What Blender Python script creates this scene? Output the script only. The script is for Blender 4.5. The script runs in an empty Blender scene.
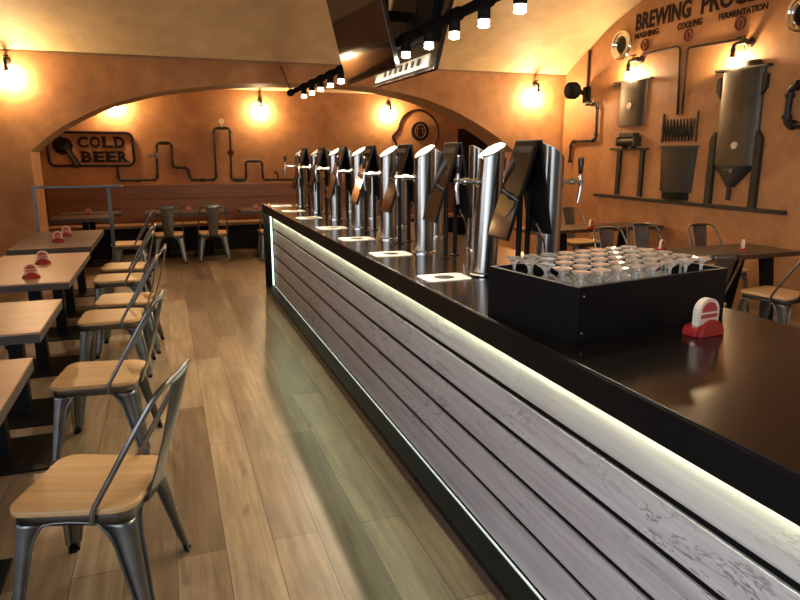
import bpy, bmesh, math, random
from mathutils import Vector, Matrix
random.seed(7)
PI = math.pi
SC = bpy.context.scene
COL = SC.collection

# ------------------------------------------------------------------ materials
def _mat(name):
    m = bpy.data.materials.new(name); m.use_nodes = True
    nt = m.node_tree; nt.nodes.clear()
    out = nt.nodes.new('ShaderNodeOutputMaterial')
    b = nt.nodes.new('ShaderNodeBsdfPrincipled')
    nt.links.new(b.outputs[0], out.inputs[0])
    return m, nt, b

def L(nt, a, b): nt.links.new(a, b)

def ramp(nt, fac, stops):
    r = nt.nodes.new('ShaderNodeValToRGB')
    el = r.color_ramp.elements
    while len(el) < len(stops): el.new(0.5)
    for e, (p, c) in zip(el, stops):
        e.position = p; e.color = (c[0], c[1], c[2], 1)
    L(nt, fac, r.inputs[0]); return r.outputs[0]

def coords(nt, scale=(1,1,1), kind='Object'):
    tc = nt.nodes.new('ShaderNodeTexCoord'); mp = nt.nodes.new('ShaderNodeMapping')
    mp.inputs['Scale'].default_value = scale
    L(nt, tc.outputs[kind], mp.inputs[0]); return mp.outputs[0]

def noise(nt, vec, scale=5, detail=4, rough=0.55, dist=0.0):
    n = nt.nodes.new('ShaderNodeTexNoise')
    n.inputs['Scale'].default_value = scale; n.inputs['Detail'].default_value = detail
    n.inputs['Roughness'].default_value = rough; n.inputs['Distortion'].default_value = dist
    L(nt, vec, n.inputs['Vector']); return n.outputs['Fac']

def bump(nt, b, h, strength=0.2, dist=0.01):
    bm = nt.nodes.new('ShaderNodeBump'); bm.inputs['Strength'].default_value = strength
    bm.inputs['Distance'].default_value = dist
    L(nt, h, bm.inputs['Height']); L(nt, bm.outputs[0], b.inputs['Normal'])

def mul(nt, a, c, fac=1.0):
    mx = nt.nodes.new('ShaderNodeMix'); mx.data_type = 'RGBA'; mx.blend_type = 'MULTIPLY'
    mx.inputs['Factor'].default_value = fac
    L(nt, a, mx.inputs['A']); L(nt, c, mx.inputs['B']); return mx.outputs['Result']

def plain(name, col, rough=0.5, metal=0.0, var=0.12, scale=12, spec=0.5, bumpy=0.0):
    m, nt, b = _mat(name)
    v = coords(nt)
    f = noise(nt, v, scale, 3)
    lo = [c*(1-var) for c in col]; hi = [min(1, c*(1+var)) for c in col]
    L(nt, ramp(nt, f, [(0.3, lo), (0.7, hi)]), b.inputs['Base Color'])
    b.inputs['Roughness'].default_value = rough; b.inputs['Metallic'].default_value = metal
    b.inputs['Specular IOR Level'].default_value = spec
    if bumpy: bump(nt, b, f, bumpy, 0.005)
    return m

def emit(name, col, strength):
    m, nt, b = _mat(name)
    b.inputs['Base Color'].default_value = (0.8, 0.8, 0.8, 1)
    b.inputs['Emission Color'].default_value = (*col, 1)
    b.inputs['Emission Strength'].default_value = strength
    return m

def plaster(name, dark, light, scale=1.3):
    m, nt, b = _mat(name)
    v = coords(nt)
    n1 = noise(nt, v, scale, 8, 0.62, 0.6)
    n2 = noise(nt, v, scale*4.5, 6, 0.6, 0.3)
    c1 = ramp(nt, n1, [(0.28, dark), (0.72, light)])
    c2 = ramp(nt, n2, [(0.3, (0.80, 0.78, 0.74)), (0.65, (1, 1, 1))])
    L(nt, mul(nt, c1, c2), b.inputs['Base Color'])
    b.inputs['Roughness'].default_value = 0.62
    bump(nt, b, n2, 0.12, 0.01)
    return m

def wood(name, dark, light, axis=0, scale=1.0, rough=0.4, grain=28):
    m, nt, b = _mat(name)
    s = [grain*scale]*3; s[axis] = 1.6*scale
    v = coords(nt, s)
    n1 = noise(nt, v, 1.0, 6, 0.6, 0.4)
    L(nt, ramp(nt, n1, [(0.28, dark), (0.72, light)]), b.inputs['Base Color'])
    b.inputs['Roughness'].default_value = rough
    bump(nt, b, n1, 0.08, 0.003)
    return m

def plank_floor(name):
    m, nt, b = _mat(name)
    tc = nt.nodes.new('ShaderNodeTexCoord')
    mp = nt.nodes.new('ShaderNodeMapping'); mp.inputs['Rotation'].default_value = (0, 0, PI/2)
    mp.inputs['Location'].default_value = (0.25, 0.07, 0)
    L(nt, tc.outputs['Object'], mp.inputs[0])
    br = nt.nodes.new('ShaderNodeTexBrick'); br.offset = 0.37; br.offset_frequency = 2
    br.inputs['Scale'].default_value = 1.0
    br.inputs['Brick Width'].default_value = 1.75; br.inputs['Row Height'].default_value = 0.205
    br.inputs['Mortar Size'].default_value = 0.0022; br.inputs['Bias'].default_value = 0.0
    br.inputs['Color1'].default_value = (0, 0, 0, 1); br.inputs['Color2'].default_value = (1, 1, 1, 1)
    br.inputs['Mortar'].default_value = (0.5, 0.5, 0.5, 1)
    L(nt, mp.outputs[0], br.inputs['Vector'])
    tone = ramp(nt, br.outputs['Color'], [(0.0, (0.165, 0.113, 0.072)), (0.35, (0.24, 0.170, 0.108)), (0.7, (0.30, 0.216, 0.138)), (1.0, (0.36, 0.27, 0.175))])
    v = coords(nt, (26, 1.5, 26))
    n1 = noise(nt, v, 1.0, 7, 0.62, 0.5)
    g = ramp(nt, n1, [(0.25, (0.50, 0.46, 0.42)), (0.7, (1.08, 1.08, 1.08))])
    v2 = coords(nt, (2.2, 0.8, 1))
    n2 = noise(nt, v2, 2.0, 5, 0.6, 0.8)
    g2 = ramp(nt, n2, [(0.3, (0.72, 0.70, 0.68)), (0.62, (1.08, 1.06, 1.03))])
    v3 = coords(nt, (5.5, 2.2, 1))
    n3 = noise(nt, v3, 1.0, 2, 0.4, 0.2)
    g3 = ramp(nt, n3, [(0.24, (0.4, 0.36, 0.32)), (0.30, (1, 1, 1))])
    c = mul(nt, mul(nt, mul(nt, tone, g), g2), g3)
    mort = ramp(nt, br.outputs['Fac'], [(0.0, (1, 1, 1)), (1.0, (0.35, 0.32, 0.3))])
    L(nt, mul(nt, c, mort), b.inputs['Base Color'])
    b.inputs['Roughness'].default_value = 0.36
    bump(nt, b, n1, 0.08, 0.003)
    return m

def whitewash(name):
    m, nt, b = _mat(name)
    v = coords(nt, (30, 1.3, 30))
    n1 = noise(nt, v, 1.0, 7, 0.6, 0.6)
    c1 = ramp(nt, n1, [(0.25, (0.30, 0.27, 0.27)), (0.5, (0.43, 0.40, 0.40)), (0.75, (0.52, 0.49, 0.49))])
    v2 = coords(nt, (11, 2.6, 11))
    n2 = noise(nt, v2, 1.0, 4, 0.65, 1.6)
    c2 = ramp(nt, n2, [(0.472, (1, 1, 1)), (0.497, (0.22, 0.19, 0.18)), (0.518, (1, 1, 1))])
    v3 = coords(nt, (1.1, 0.7, 1.1)); n3 = noise(nt, v3, 2.2, 2, 0.5)
    msk = ramp(nt, n3, [(0.46, (0, 0, 0)), (0.62, (1, 1, 1))])
    mx = nt.nodes.new('ShaderNodeMix'); mx.data_type = 'RGBA'; mx.blend_type = 'MULTIPLY'
    L(nt, msk, mx.inputs['Factor']); L(nt, c1, mx.inputs['A']); L(nt, c2, mx.inputs['B'])
    c3 = ramp(nt, n3, [(0.3, (0.92, 0.88, 0.88)), (0.7, (1.05, 1.05, 1.05))])
    L(nt, mul(nt, mx.outputs['Result'], c3), b.inputs['Base Color'])
    b.inputs['Roughness'].default_value = 0.5
    bump(nt, b, n1, 0.15, 0.004)
    return m

def brushed(name, col, rough, axis=2):
    m, nt, b = _mat(name)
    s = [60, 60, 60]; s[axis] = 1.0
    v = coords(nt, s); n = noise(nt, v, 1.0, 3)
    L(nt, ramp(nt, n, [(0.3, [c*0.9 for c in col]), (0.7, col)]), b.inputs['Base Color'])
    b.inputs['Metallic'].default_value = 1.0; b.inputs['Roughness'].default_value = rough
    return m

M = {}
M['wall'] = plaster('ochre_plaster', (0.33, 0.140, 0.052), (0.54, 0.265, 0.105))
M['ceiling'] = plaster('cream_plaster', (0.70, 0.53, 0.30), (0.82, 0.64, 0.38), 0.6)
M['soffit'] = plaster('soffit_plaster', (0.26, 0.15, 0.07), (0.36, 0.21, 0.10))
M['floor'] = plank_floor('oak_plank_floor')
M['boards'] = whitewash('whitewashed_boards')
M['black'] = plain('satin_black', (0.004, 0.004, 0.0044), 0.5, spec=0.15)
M['black_gloss'] = plain('gloss_black', (0.012, 0.010, 0.009), 0.12)
M['counter'] = plain('black_counter', (0.010, 0.0085, 0.0075), 0.17, scale=60, spec=0.4)
M['plinth'] = plain('dark_brown_plinth', (0.05, 0.032, 0.028), 0.4)
M['black_metal'] = plain('black_iron', (0.008, 0.0078, 0.0075), 0.7, 0.0, 0.2, 30, spec=0.0)
M['iron'] = plain('dark_pipe_iron', (0.030, 0.024, 0.020), 0.5, 0.5, 0.3, 25, bumpy=0.2)
M['paint'] = plain('dark_wall_paint', (0.016, 0.006, 0.005), 0.7, spec=0.2)
M['red_paint'] = plain('dark_red_paint', (0.11, 0.016, 0.011), 0.7, spec=0.2)
M['steel'] = brushed('brushed_steel', (0.36, 0.34, 0.31), 0.22)
M['chrome'] = plain('polished_chrome', (0.78, 0.77, 0.75), 0.08, 1.0, 0.03)
M['gunmetal'] = plain('gunmetal_steel', (0.20, 0.205, 0.205), 0.30, 0.95, 0.2, 9)
M['seat'] = wood('seat_wood', (0.50, 0.29, 0.125), (0.66, 0.42, 0.20), 0, 1.0, 0.42, 22)
M['top'] = wood('table_wood', (0.44, 0.245, 0.145), (0.52, 0.31, 0.19), 0, 0.8, 0.40, 18)
M['top_edge'] = plain('dark_table_edge', (0.055, 0.045, 0.042), 0.5)
M['shaded_top'] = wood('shaded_table_wood', (0.075, 0.050, 0.040), (0.12, 0.085, 0.07), 0, 0.8, 0.33, 18)  # same wood as the light tables, dull lighting put into its colour
M['brown_top'] = wood('brown_table_wood', (0.05, 0.027, 0.016), (0.075, 0.042, 0.024), 0, 0.8, 0.33, 18)
M['bench'] = wood('bench_wood', (0.17, 0.064, 0.026), (0.235, 0.095, 0.04), 0, 0.7, 0.42, 14)
M['bench_seat'] = wood('bench_seat_wood', (0.30, 0.150, 0.07), (0.38, 0.21, 0.10), 0, 0.7, 0.4, 14)
M['red'] = plain('red_plastic', (0.32, 0.022, 0.016), 0.3)
M['mat_white'] = plain('beer_mat_card', (0.72, 0.60, 0.46), 0.7)
M['mat_red'] = plain('beer_mat_red_print', (0.38, 0.045, 0.03), 0.7)
M['mat_pale'] = plain('beer_mat_pale_print', (0.68, 0.46, 0.36), 0.7)
M['white'] = plain('white_acrylic', (0.80, 0.78, 0.72), 0.35)
M['lid'] = plain('tower_lid_steel', (0.50, 0.48, 0.44), 0.3, 0.6)
M['tank'] = brushed('tank_steel', (0.085, 0.075, 0.060), 0.46)
M['tank_dark'] = plain('tank_dark_steel', (0.030, 0.027, 0.022), 0.55, 0.3)
M['reflection_grey'] = plain('reflection_grey_panel', (0.30, 0.30, 0.28), 0.35, 0.2)
M['screen'] = plain('black_screen', (0.006, 0.0045, 0.004), 0.06, spec=0.25)
M['board_screen'] = plain('tap_screen_glass', (0.012, 0.007, 0.005), 0.07, spec=0.32)
M['bulb'] = emit('warm_bulb', (1.0, 0.69, 0.36), 1050)
M['spot'] = emit('warm_led', (1.0, 0.80, 0.55), 1400)
M['spot_side'] = emit('warm_led_side', (1.0, 0.82, 0.58), 7)
M['led'] = emit('green_white_led', (0.88, 1.0, 0.60), 32)
M['led_low'] = emit('cool_white_led', (0.80, 1.0, 0.88), 0.35)
M['led_end'] = emit('end_led', (0.80, 1.0, 0.82), 1.6)
def glass(name):
    m, nt, b = _mat(name)
    b.inputs['Base Color'].default_value = (0.97, 0.98, 0.95, 1)
    b.inputs['Roughness'].default_value = 0.03; b.inputs['IOR'].default_value = 1.45
    b.inputs['Transmission Weight'].default_value = 0.80; b.inputs['Coat Weight'].default_value = 0.4
    return m
M['glass'] = glass('beer_glass')

# ------------------------------------------------------------------ mesh helpers
class MB:
    def __init__(s): s.bm = bmesh.new()
    def box(s, x0, x1, y0, y1, z0, z1):
        v = [s.bm.verts.new(p) for p in ((x0,y0,z0),(x1,y0,z0),(x1,y1,z0),(x0,y1,z0),(x0,y0,z1),(x1,y0,z1),(x1,y1,z1),(x0,y1,z1))]
        for f in ((0,3,2,1),(4,5,6,7),(0,1,5,4),(1,2,6,5),(2,3,7,6),(3,0,4,7)): s.bm.faces.new([v[i] for i in f])
        return s
    def prism(s, pts, n):
        """closed planar polygon pts (3D) extruded by vector n"""
        n = Vector(n); a = [s.bm.verts.new(p) for p in pts]; b = [s.bm.verts.new(Vector(p)+n) for p in pts]
        s.bm.faces.new(a[::-1]); s.bm.faces.new(b); k = len(pts)
        for i in range(k): s.bm.faces.new((a[i], a[(i+1)%k], b[(i+1)%k], b[i]))
        return s
    def tube(s, pts, r, n=10, cap=True, closed=False):
        pts = [Vector(p) for p in pts]; k = len(pts)
        rr = r if isinstance(r, (list, tuple)) else [r]*k
        rings = []; up = None
        for i, p in enumerate(pts):
            if closed: t = pts[(i+1)%k]-pts[i-1]
            else: t = pts[min(i+1,k-1)]-pts[max(i-1,0)]
            t.normalize()
            if up is None:
                up = Vector((0,0,1)) if abs(t.z) < 0.9 else Vector((1,0,0))
            a = up - t*up.dot(t)
            if a.length < 1e-4: a = t.orthogonal()
            a.normalize(); up = a; b = t.cross(a)
            rings.append([s.bm.verts.new(p + a*rr[i]*math.cos(2*PI*j/n) + b*rr[i]*math.sin(2*PI*j/n)) for j in range(n)])
        m = k if closed else k-1
        for i in range(m):
            A, B = rings[i], rings[(i+1)%k]
            for j in range(n): s.bm.faces.new((A[j], A[(j+1)%n], B[(j+1)%n], B[j]))
        if cap and not closed:
            s.bm.faces.new(rings[0][::-1]); s.bm.faces.new(rings[-1])
        return s
    def lathe(s, prof, n=24, c=(0,0,0), axis='z', closed=False):
        """profile [(r, h)]"""
        c = Vector(c); rings = []
        def P(r, h, a):
            x, y = r*math.cos(a), r*math.sin(a)
            return c + (Vector((x,y,h)) if axis == 'z' else Vector((h,x,y)) if axis == 'x' else Vector((y,h,x)))
        for r, h in prof:
            if r < 1e-6: rings.append([s.bm.verts.new(P(0,h,0))])
            else: rings.append([s.bm.verts.new(P(r,h,2*PI*j/n)) for j in range(n)])
        prs = list(zip(rings, rings[1:])) + ([(rings[-1], rings[0])] if closed else [])
        for A, B in prs:
            for j in range(n):
                if len(A) == 1 and len(B) == 1: continue
                if len(A) == 1: s.bm.faces.new((A[0], B[j], B[(j+1)%n]))
                elif len(B) == 1: s.bm.faces.new((A[j], A[(j+1)%n], B[0]))
                else: s.bm.faces.new((A[j], A[(j+1)%n], B[(j+1)%n], B[j]))
        if not closed:
            if len(rings[0]) > 1: s.bm.faces.new(rings[0][::-1])
            if len(rings[-1]) > 1: s.bm.faces.new(rings[-1])
        return s
    def sphere(s, c, r, n=14, sz=1.0):
        k = 8
        return s.lathe([(r*math.sin(PI*i/k), -r*sz*math.cos(PI*i/k)) for i in range(k+1)], n, c)
    def build(s, name, mat, parent=None, loc=None, smooth=False, bevel=0.0, mats=None):
        bmesh.ops.recalc_face_normals(s.bm, faces=s.bm.faces)
        me = bpy.data.meshes.new(name); s.bm.to_mesh(me); s.bm.free()
        me.materials.append(mat)
        for m in mats or (): me.materials.append(m)
        if smooth:
            me.polygons.foreach_set('use_smooth', [True]*len(me.polygons))
            try: me.set_sharp_from_angle(angle=math.radians(40))
            except Exception: pass
        o = bpy.data.objects.new(name, me); COL.objects.link(o)
        if parent: o.parent = parent
        if loc: o.location = loc
        if bevel:
            md = o.modifiers.new('bevel', 'BEVEL'); md.width = bevel; md.segments = 2; md.limit_method = 'ANGLE'
        return o

def tag(o, label=None, cat=None, group=None, kind=None):
    for k, v in (('label', label), ('category', cat), ('group', group), ('kind', kind)):
        if v: o[k] = v
    return o

def thing(name, label, cat, loc=(0,0,0), rz=0.0, group=None):
    o = bpy.data.objects.new(name, None); COL.objects.link(o)
    o.empty_display_size = 0.1
    o.location = loc; o.rotation_euler = (0, 0, rz)
    return tag(o, label, cat, group)

def struct(o): o['kind'] = 'structure'; return o

def dup(root, loc, rz=None, label=None, group=None):
    r = root.copy(); COL.objects.link(r); r.location = loc
    if rz is not None: r.rotation_euler = (0, 0, rz)
    if label: r['label'] = label
    if group: r['group'] = group
    for ch in list(root.children):
        c = ch.copy(); COL.objects.link(c); c.parent = r
        for g in list(ch.children):
            d = g.copy(); COL.objects.link(d); d.parent = c
    return r

def arc(c, r, a0, a1, n, plane='xy'):
    out = []
    for i in range(n+1):
        a = a0 + (a1-a0)*i/n; u, v = r*math.cos(a), r*math.sin(a)
        out.append((c[0]+u, c[1]+v))
    return out

def round_path(pts, r, n=4):
    """polyline with rounded corners (3D)"""
    pts = [Vector(p) for p in pts]; out = [pts[0]]
    for i in range(1, len(pts)-1):
        p = pts[i]; a = (pts[i-1]-p); b = (pts[i+1]-p)
        d = min(r, a.length*0.49, b.length*0.49); a.normalize(); b.normalize()
        A, B = p+a*d, p+b*d
        for k in range(n+1):
            t = k/n; out.append(A*(1-t)**2 + p*2*t*(1-t) + B*t*t)
    out.append(pts[-1]); return out

def text_obj(body, name, mat, width, height, mtx, parent=None, thick=0.006, bold=0.0, space=1.0):
    """lettering fitted to width x height; mtx maps local (x right, y up, z out) to the parent's space"""
    cu = bpy.data.curves.new('lettering', 'FONT'); cu.body = body; cu.size = 1.0
    cu.offset = bold; cu.extrude = 0.5; cu.space_character = space; cu.resolution_u = 3
    t = bpy.data.objects.new('lettering_source', cu); COL.objects.link(t)
    dg = bpy.context.evaluated_depsgraph_get()
    me = bpy.data.meshes.new_from_object(t.evaluated_get(dg))
    bpy.data.objects.remove(t); bpy.data.curves.remove(cu)
    xs = [v.co.x for v in me.vertices]; ys = [v.co.y for v in me.vertices]
    x0, x1, y0, y1 = min(xs), max(xs), min(ys), max(ys)
    for v in me.vertices:
        c = v.co
        v.co = mtx @ Vector(((c.x-x0)/(x1-x0)*width, (c.y-y0)/(y1-y0)*height, (c.z+0.5)*thick))
    me.materials.clear(); me.materials.append(mat)
    o = bpy.data.objects.new(name, me); COL.objects.link(o)
    if parent: o.parent = parent
    return o

# ------------------------------------------------------------------ layout
H = 1.70                      # eye height
XR = 6.40                     # right wall
YA, YA2 = 9.70, 10.40         # arch wall front and back
YB = 12.70                    # back wall of the alcove
ZS = 2.97                     # springing line of the vault

# floor
struct(MB().box(-6, 9, -3, 13, -0.08, 0).build('floor', M['floor']))
# right wall
struct(MB().box(XR, XR+0.15, -2, YA, 0, 4.5).build('wall_right', M['wall']))
# back wall of the alcove with a dark doorway
m = MB().box(-6, 5.83, YB, YB+0.15, 0, 2.86).box(5.83, 6.75, YB, YB+0.15, 2.2, 2.86).box(6.75, 8.2, YB, YB+0.15, 0, 2.86)
struct(m.build('wall_back', M['wall']))
struct(MB().box(5.83, 6.75, YB+0.03, YB+0.10, 0, 2.2).build('door_1', M['black_gloss']))
struct(MB().box(8.05, 8.2, YA2, YB, 0, 2.86).build('wall_alcove_right', M['wall']))
# arch wall
AP = [(-1.61,1.716),(-1.40,1.90),(-1.165,2.06),(-0.73,2.283),(-0.353,2.407),(0.031,2.507),(0.69,2.606),(1.345,2.662),(2.0,2.684),(2.55,2.684),
      (3.2,2.645),(3.802,2.535),(4.137,2.436),(4.483,2.307),(4.841,2.135),(5.2,1.935),(5.50,1.716)]
def smooth_curve(P, k=4):
    out = []
    for i in range(len(P)-1):
        p0, p1, p2, p3 = P[max(i-1,0)], P[i], P[i+1], P[min(i+2,len(P)-1)]
        for j in range(k):
            t = j/k
            out.append(tuple(0.5*((2*p1[c])+(-p0[c]+p2[c])*t+(2*p0[c]-5*p1[c]+4*p2[c]-p3[c])*t*t+(-p0[c]+3*p1[c]-3*p2[c]+p3[c])*t**3) for c in (0,1)))
    out.append(P[-1]); return out
AC = smooth_curve(AP)
ZT = 4.3
m = MB()
m.box(-6, -1.61, YA, YA2, 0, ZT); m.box(5.50, 8.2, YA, YA2, 0, ZT)
bm = m.bm
for y, flip in ((YA, 0), (YA2, 1)):
    for (x0, z0), (x1, z1) in zip(AC, AC[1:]):
        bm.faces.new([bm.verts.new(p) for p in ((x0,y,z0),(x1,y,z1),(x1,y,ZT),(x0,y,ZT))])
for (x0, z0), (x1, z1) in zip(AC, AC[1:]):
    bm.faces.new([bm.verts.new(p) for p in ((x0,YA,z0),(x1,YA,z1),(x1,YA2,z1),(x0,YA2,z0))]).material_index = 1
bmesh.ops.remove_doubles(bm, verts=bm.verts, dist=1e-4)
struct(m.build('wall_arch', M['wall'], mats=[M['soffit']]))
# barrel vault over the room: circle in the YZ plane
VC, VR = (5.0, -4.95), 9.2
def vz(y): return VC[1] + math.sqrt(VR*VR-(y-VC[0])**2)
m = MB(); prev = None
for i in range(41):
    y = 9.7 - 9.4*i/40
    cur = (y, vz(y))
    if prev:
        m.bm.faces.new([m.bm.verts.new(p) for p in ((-6,prev[0],prev[1]),(XR+0.1,prev[0],prev[1]),(XR+0.1,cur[0],cur[1]),(-6,cur[0],cur[1]))])
    prev = cur
bmesh.ops.remove_doubles(m.bm, verts=m.bm.verts, dist=1e-4)
struct(m.build('ceiling', M['ceiling'], smooth=True))
# vault over the alcove
m = MB(); prev = None
for i in range(13):
    a = i/12; y = YB - (YB-YA2)*a; z = 2.84 + 0.75*math.sin(a*PI*0.5)
    if prev: m.bm.faces.new([m.bm.verts.new(p) for p in ((-6,prev[0],prev[1]),(8.2,prev[0],prev[1]),(8.2,y,z),(-6,y,z))])
    prev = (y, z)
bmesh.ops.remove_doubles(m.bm, verts=m.bm.verts, dist=1e-4)
struct(m.build('ceiling_alcove', M['ceiling'], smooth=True))
# unseen left wall, windows added to shape daylight; closed left end of the alcove
WIN = [(-1.6, -0.3), (0.4, 1.7), (2.4, 3.7)]
m = MB().box(-6.15, -6, -2, YA, 0, 0.9).box(-6.15, -6, -2, YA, 2.9, 4.5)
ed = [-2] + [v for w_ in WIN for v in w_] + [YA]
for a, b_ in zip(ed[::2], ed[1::2]): m.box(-6.15, -6, a, b_, 0.9, 2.9)
struct(m.build('wall_left', M['wall']))
for k, (a, b_) in enumerate(WIN):
    m = MB().box(-6.12,-6.04,a,a+0.06,0.9,2.9).box(-6.12,-6.04,b_-0.06,b_,0.9,2.9).box(-6.12,-6.04,a,b_,0.9,0.96).box(-6.12,-6.04,a,b_,2.84,2.9).box(-6.10,-6.06,(a+b_)/2-0.025,(a+b_)/2+0.025,0.96,2.84)
    struct(m.build('unseen_window_%d' % (k+1), M['plinth']))
struct(MB().box(-6.15, -6, YA2, YB, 0, 3.7).build('wall_alcove_left', M['wall']))
# thin ledge under the vault on the arch wall
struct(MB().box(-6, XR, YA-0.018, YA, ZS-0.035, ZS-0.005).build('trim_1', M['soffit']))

# ------------------------------------------------------------------ bar counter
bar = thing('bar_counter', 'long black bar counter faced with lit whitewashed boards', 'bar counter', (1.585, 3.9, 0))
bar_o = Vector((1.585, 3.9, 0))
def W(mb, name, mat, root, **k):
    """build in world coordinates, then re-base onto an unrotated root"""
    o = mb.build(name, mat, root, **k); o.data.transform(Matrix.Translation(-root.location)); return o
Y0, Y1 = -0.6, 8.06
W(MB().box(1.101, 2.07, Y0, Y1, 1.06, 1.10), 'countertop', M['counter'], bar, bevel=0.003)
W(MB().box(1.098, 1.125, Y0, Y1, 1.0, 1.094).box(1.125, 2.05, Y1-0.03, Y1-0.001, 1.0, 1.06), 'fascia', M['black'], bar, bevel=0.002)
W(MB().box(1.226, 2.0, Y0+0.05, Y1-0.04, 0.085, 1.06).box(1.30, 1.95, Y0+0.1, Y1-0.1, 0, 0.085), 'carcass', M['black'], bar)
W(MB().box(1.10, 1.16, Y0, Y1, 0.0, 0.05).box(1.16, 2.0, Y0+0.02, Y1, 0.0, 0.05), 'plinth', M['plinth'], bar)
W(MB().box(1.10, 1.235, Y0, Y1, 0.05, 0.085), 'ledge', M['black'], bar, bevel=0.003)
W(MB().box(1.10, 1.235, Y1-0.045, Y1, 0.085, 1.0).box(1.235, 2.0, Y1-0.04, Y1-0.005, 0.085, 1.0), 'end_frame', M['black'], bar)
mb = MB()
zz0, zz1, gap = 0.092, 1.045, 0.024
ph_top = [0.179, 0.154, 0.140, 0.141, 0.243]
z = zz0
for hgt in ph_top:
    mb.box(1.212, 1.225, Y0, Y1-0.06, z, z+hgt); z += hgt + gap
W(mb, 'front_boards', M['boards'], bar, bevel=0.003)
W(MB().box(1.190, 1.206, Y0+0.05, Y1-0.06, 0.952, 0.962), 'led_strip', M['led'], bar)
W(MB().box(1.196, 1.204, Y0+0.05, Y1-0.06, 0.0855, 0.0905), 'led_strip', M['led_low'], bar)
W(MB().box(1.180, 1.200, Y1-0.052, Y1-0.046, 0.09, 1.03), 'led_strip', M['led_end'], bar)

# ------------------------------------------------------------------ beer towers
def make_tap(root, sgn, z, r, parent_rad):
    """faucet on the side sgn (-1 left, +1 right) of a tower"""
    x0 = sgn*(parent_rad-0.005)
    f = MB().lathe([(0.020,0),(0.026,0.004),(0.026,0.012),(0.013,0.018),(0.012,0.055),(0.018,0.060),(0.018,0.085),(0.012,0.09),(0.012,0.135),(0.0,0.138)], 14, (0,0,0), 'x')
    if sgn < 0: bmesh.ops.scale(f.bm, vec=(-1,1,1), verts=f.bm.verts)
    bmesh.ops.translate(f.bm, vec=(x0,0,z), verts=f.bm.verts)
    xs = x0 + sgn*0.118
    f.tube(round_path([(xs,0,z),(xs+sgn*0.006,0,z-0.035),(xs-sgn*0.008,0,z-0.11)], 0.03), [0.012]*1+[0.011]*5+[0.008], 10)
    f.lathe([(0.012,0),(0.010,0.02),(0.006,0.035)], 10, (xs,0,z+0.008))
    tap = f.build('tap', M['chrome'], root, smooth=True)
    MB().lathe([(0.006,0.035),(0.011,0.045),(0.013,0.07),(0.016,0.10),(0.015,0.118),(0.0,0.124)], 12, (xs,0,z)).build('tap_handle', M['black_gloss'], tap, smooth=True)

def make_tower(sgn, r, phi=0.0):
    root = thing('beer_tower', 'tower', 'beer tower')
    hl, hh = 0.572, 0.648       # low and high side (above the counter)
    n = 32; mb = MB(); bm = mb.bm
    rings = []
    for k, (rr, zf) in enumerate(((r,0.012),(r,None),(r-0.006,None),(r-0.006,-0.03))):
        ring = []
        for j in range(n):
            a = 2*PI*j/n; x, y = rr*math.cos(a), rr*math.sin(a)
            cut = (hl+hh)/2 + (hh-hl)/2*(-sgn*x*math.cos(phi) + y*math.sin(phi))/r
            ring.append(bm.verts.new((x, y, zf if k == 0 else cut + (zf if zf else 0.0))))
        rings.append(ring)
    for A, B in zip(rings[:-1], rings[1:-1]):
        for j in range(n): bm.faces.new((A[j], A[(j+1)%n], B[(j+1)%n], B[j]))
    bm.faces.new(rings[0][::-1]); 
    for v in rings[3]: bm.verts.remove(v)
    bm.faces.new(rings[2])
    mb.build('column', M['steel'], root, smooth=True)
    MB().lathe([(r+0.014,0.0),(r+0.014,0.008),(r+0.004,0.014)], 32).build('base_ring', M['chrome'], root, smooth=True)
    mb = MB(); rr = r-0.008; ring = []
    lid = [mb.bm.verts.new((rr*math.cos(2*PI*j/n), rr*math.sin(2*PI*j/n), (hl+hh)/2+0.002 + (hh-hl)/2*rr/r*(-sgn*math.cos(2*PI*j/n)*math.cos(phi) + math.sin(2*PI*j/n)*math.sin(phi)))) for j in range(n)]
    lid2 = [mb.bm.verts.new(v.co+Vector((0,0,0.004))) for v in lid]
    mb.bm.faces.new(lid[::-1]); mb.bm.faces.new(lid2)
    for j in range(n): mb.bm.faces.new((lid[j], lid[(j+1)%n], lid2[(j+1)%n], lid2[j]))
    mb.build('slanted_lid', M['lid'], root)
    make_tap(root, sgn, 0.458, 0.02, r)
    return root

TY = [2.89, 3.71, 4.39, 5.13, 5.92, 6.71, 7.54]
XF, XK, CZ = 1.485, 1.85, 1.10
ordn = ['nearest', 'second from the near end', 'third from the near end', 'middle one of seven', 'third from the far end', 'second from the far end', 'farthest']
tf = make_tower(-1, 0.062, math.radians(10))
for i, y in enumerate(TY):
    lab = 'front-row steel beer tower, tap facing the aisle, ' + ordn[i]
    if i == 0: tf.location = (XF, y, CZ+0.004); tf.rotation_euler = (0, math.radians(2.6), 0); tag(tf, lab, 'beer tower', 'beer towers in the front row')
    else: dup(tf, (XF, y, CZ), 0, lab, 'beer towers in the front row').rotation_euler = (0, 0, 0)
tr = make_tower(1, 0.062)
for i, y in enumerate(TY):
    lab = 'rear-row steel beer tower, tap facing the mural wall, ' + ordn[i]
    if i == 0: tr.location = (XK, y, CZ); tag(tr, 'steel beer tower just behind the black glass box, tap facing the mural wall', 'beer tower', 'beer towers in the rear row')
    else: dup(tr, (XK, y, CZ), 0, lab, 'beer towers in the rear row')

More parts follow.
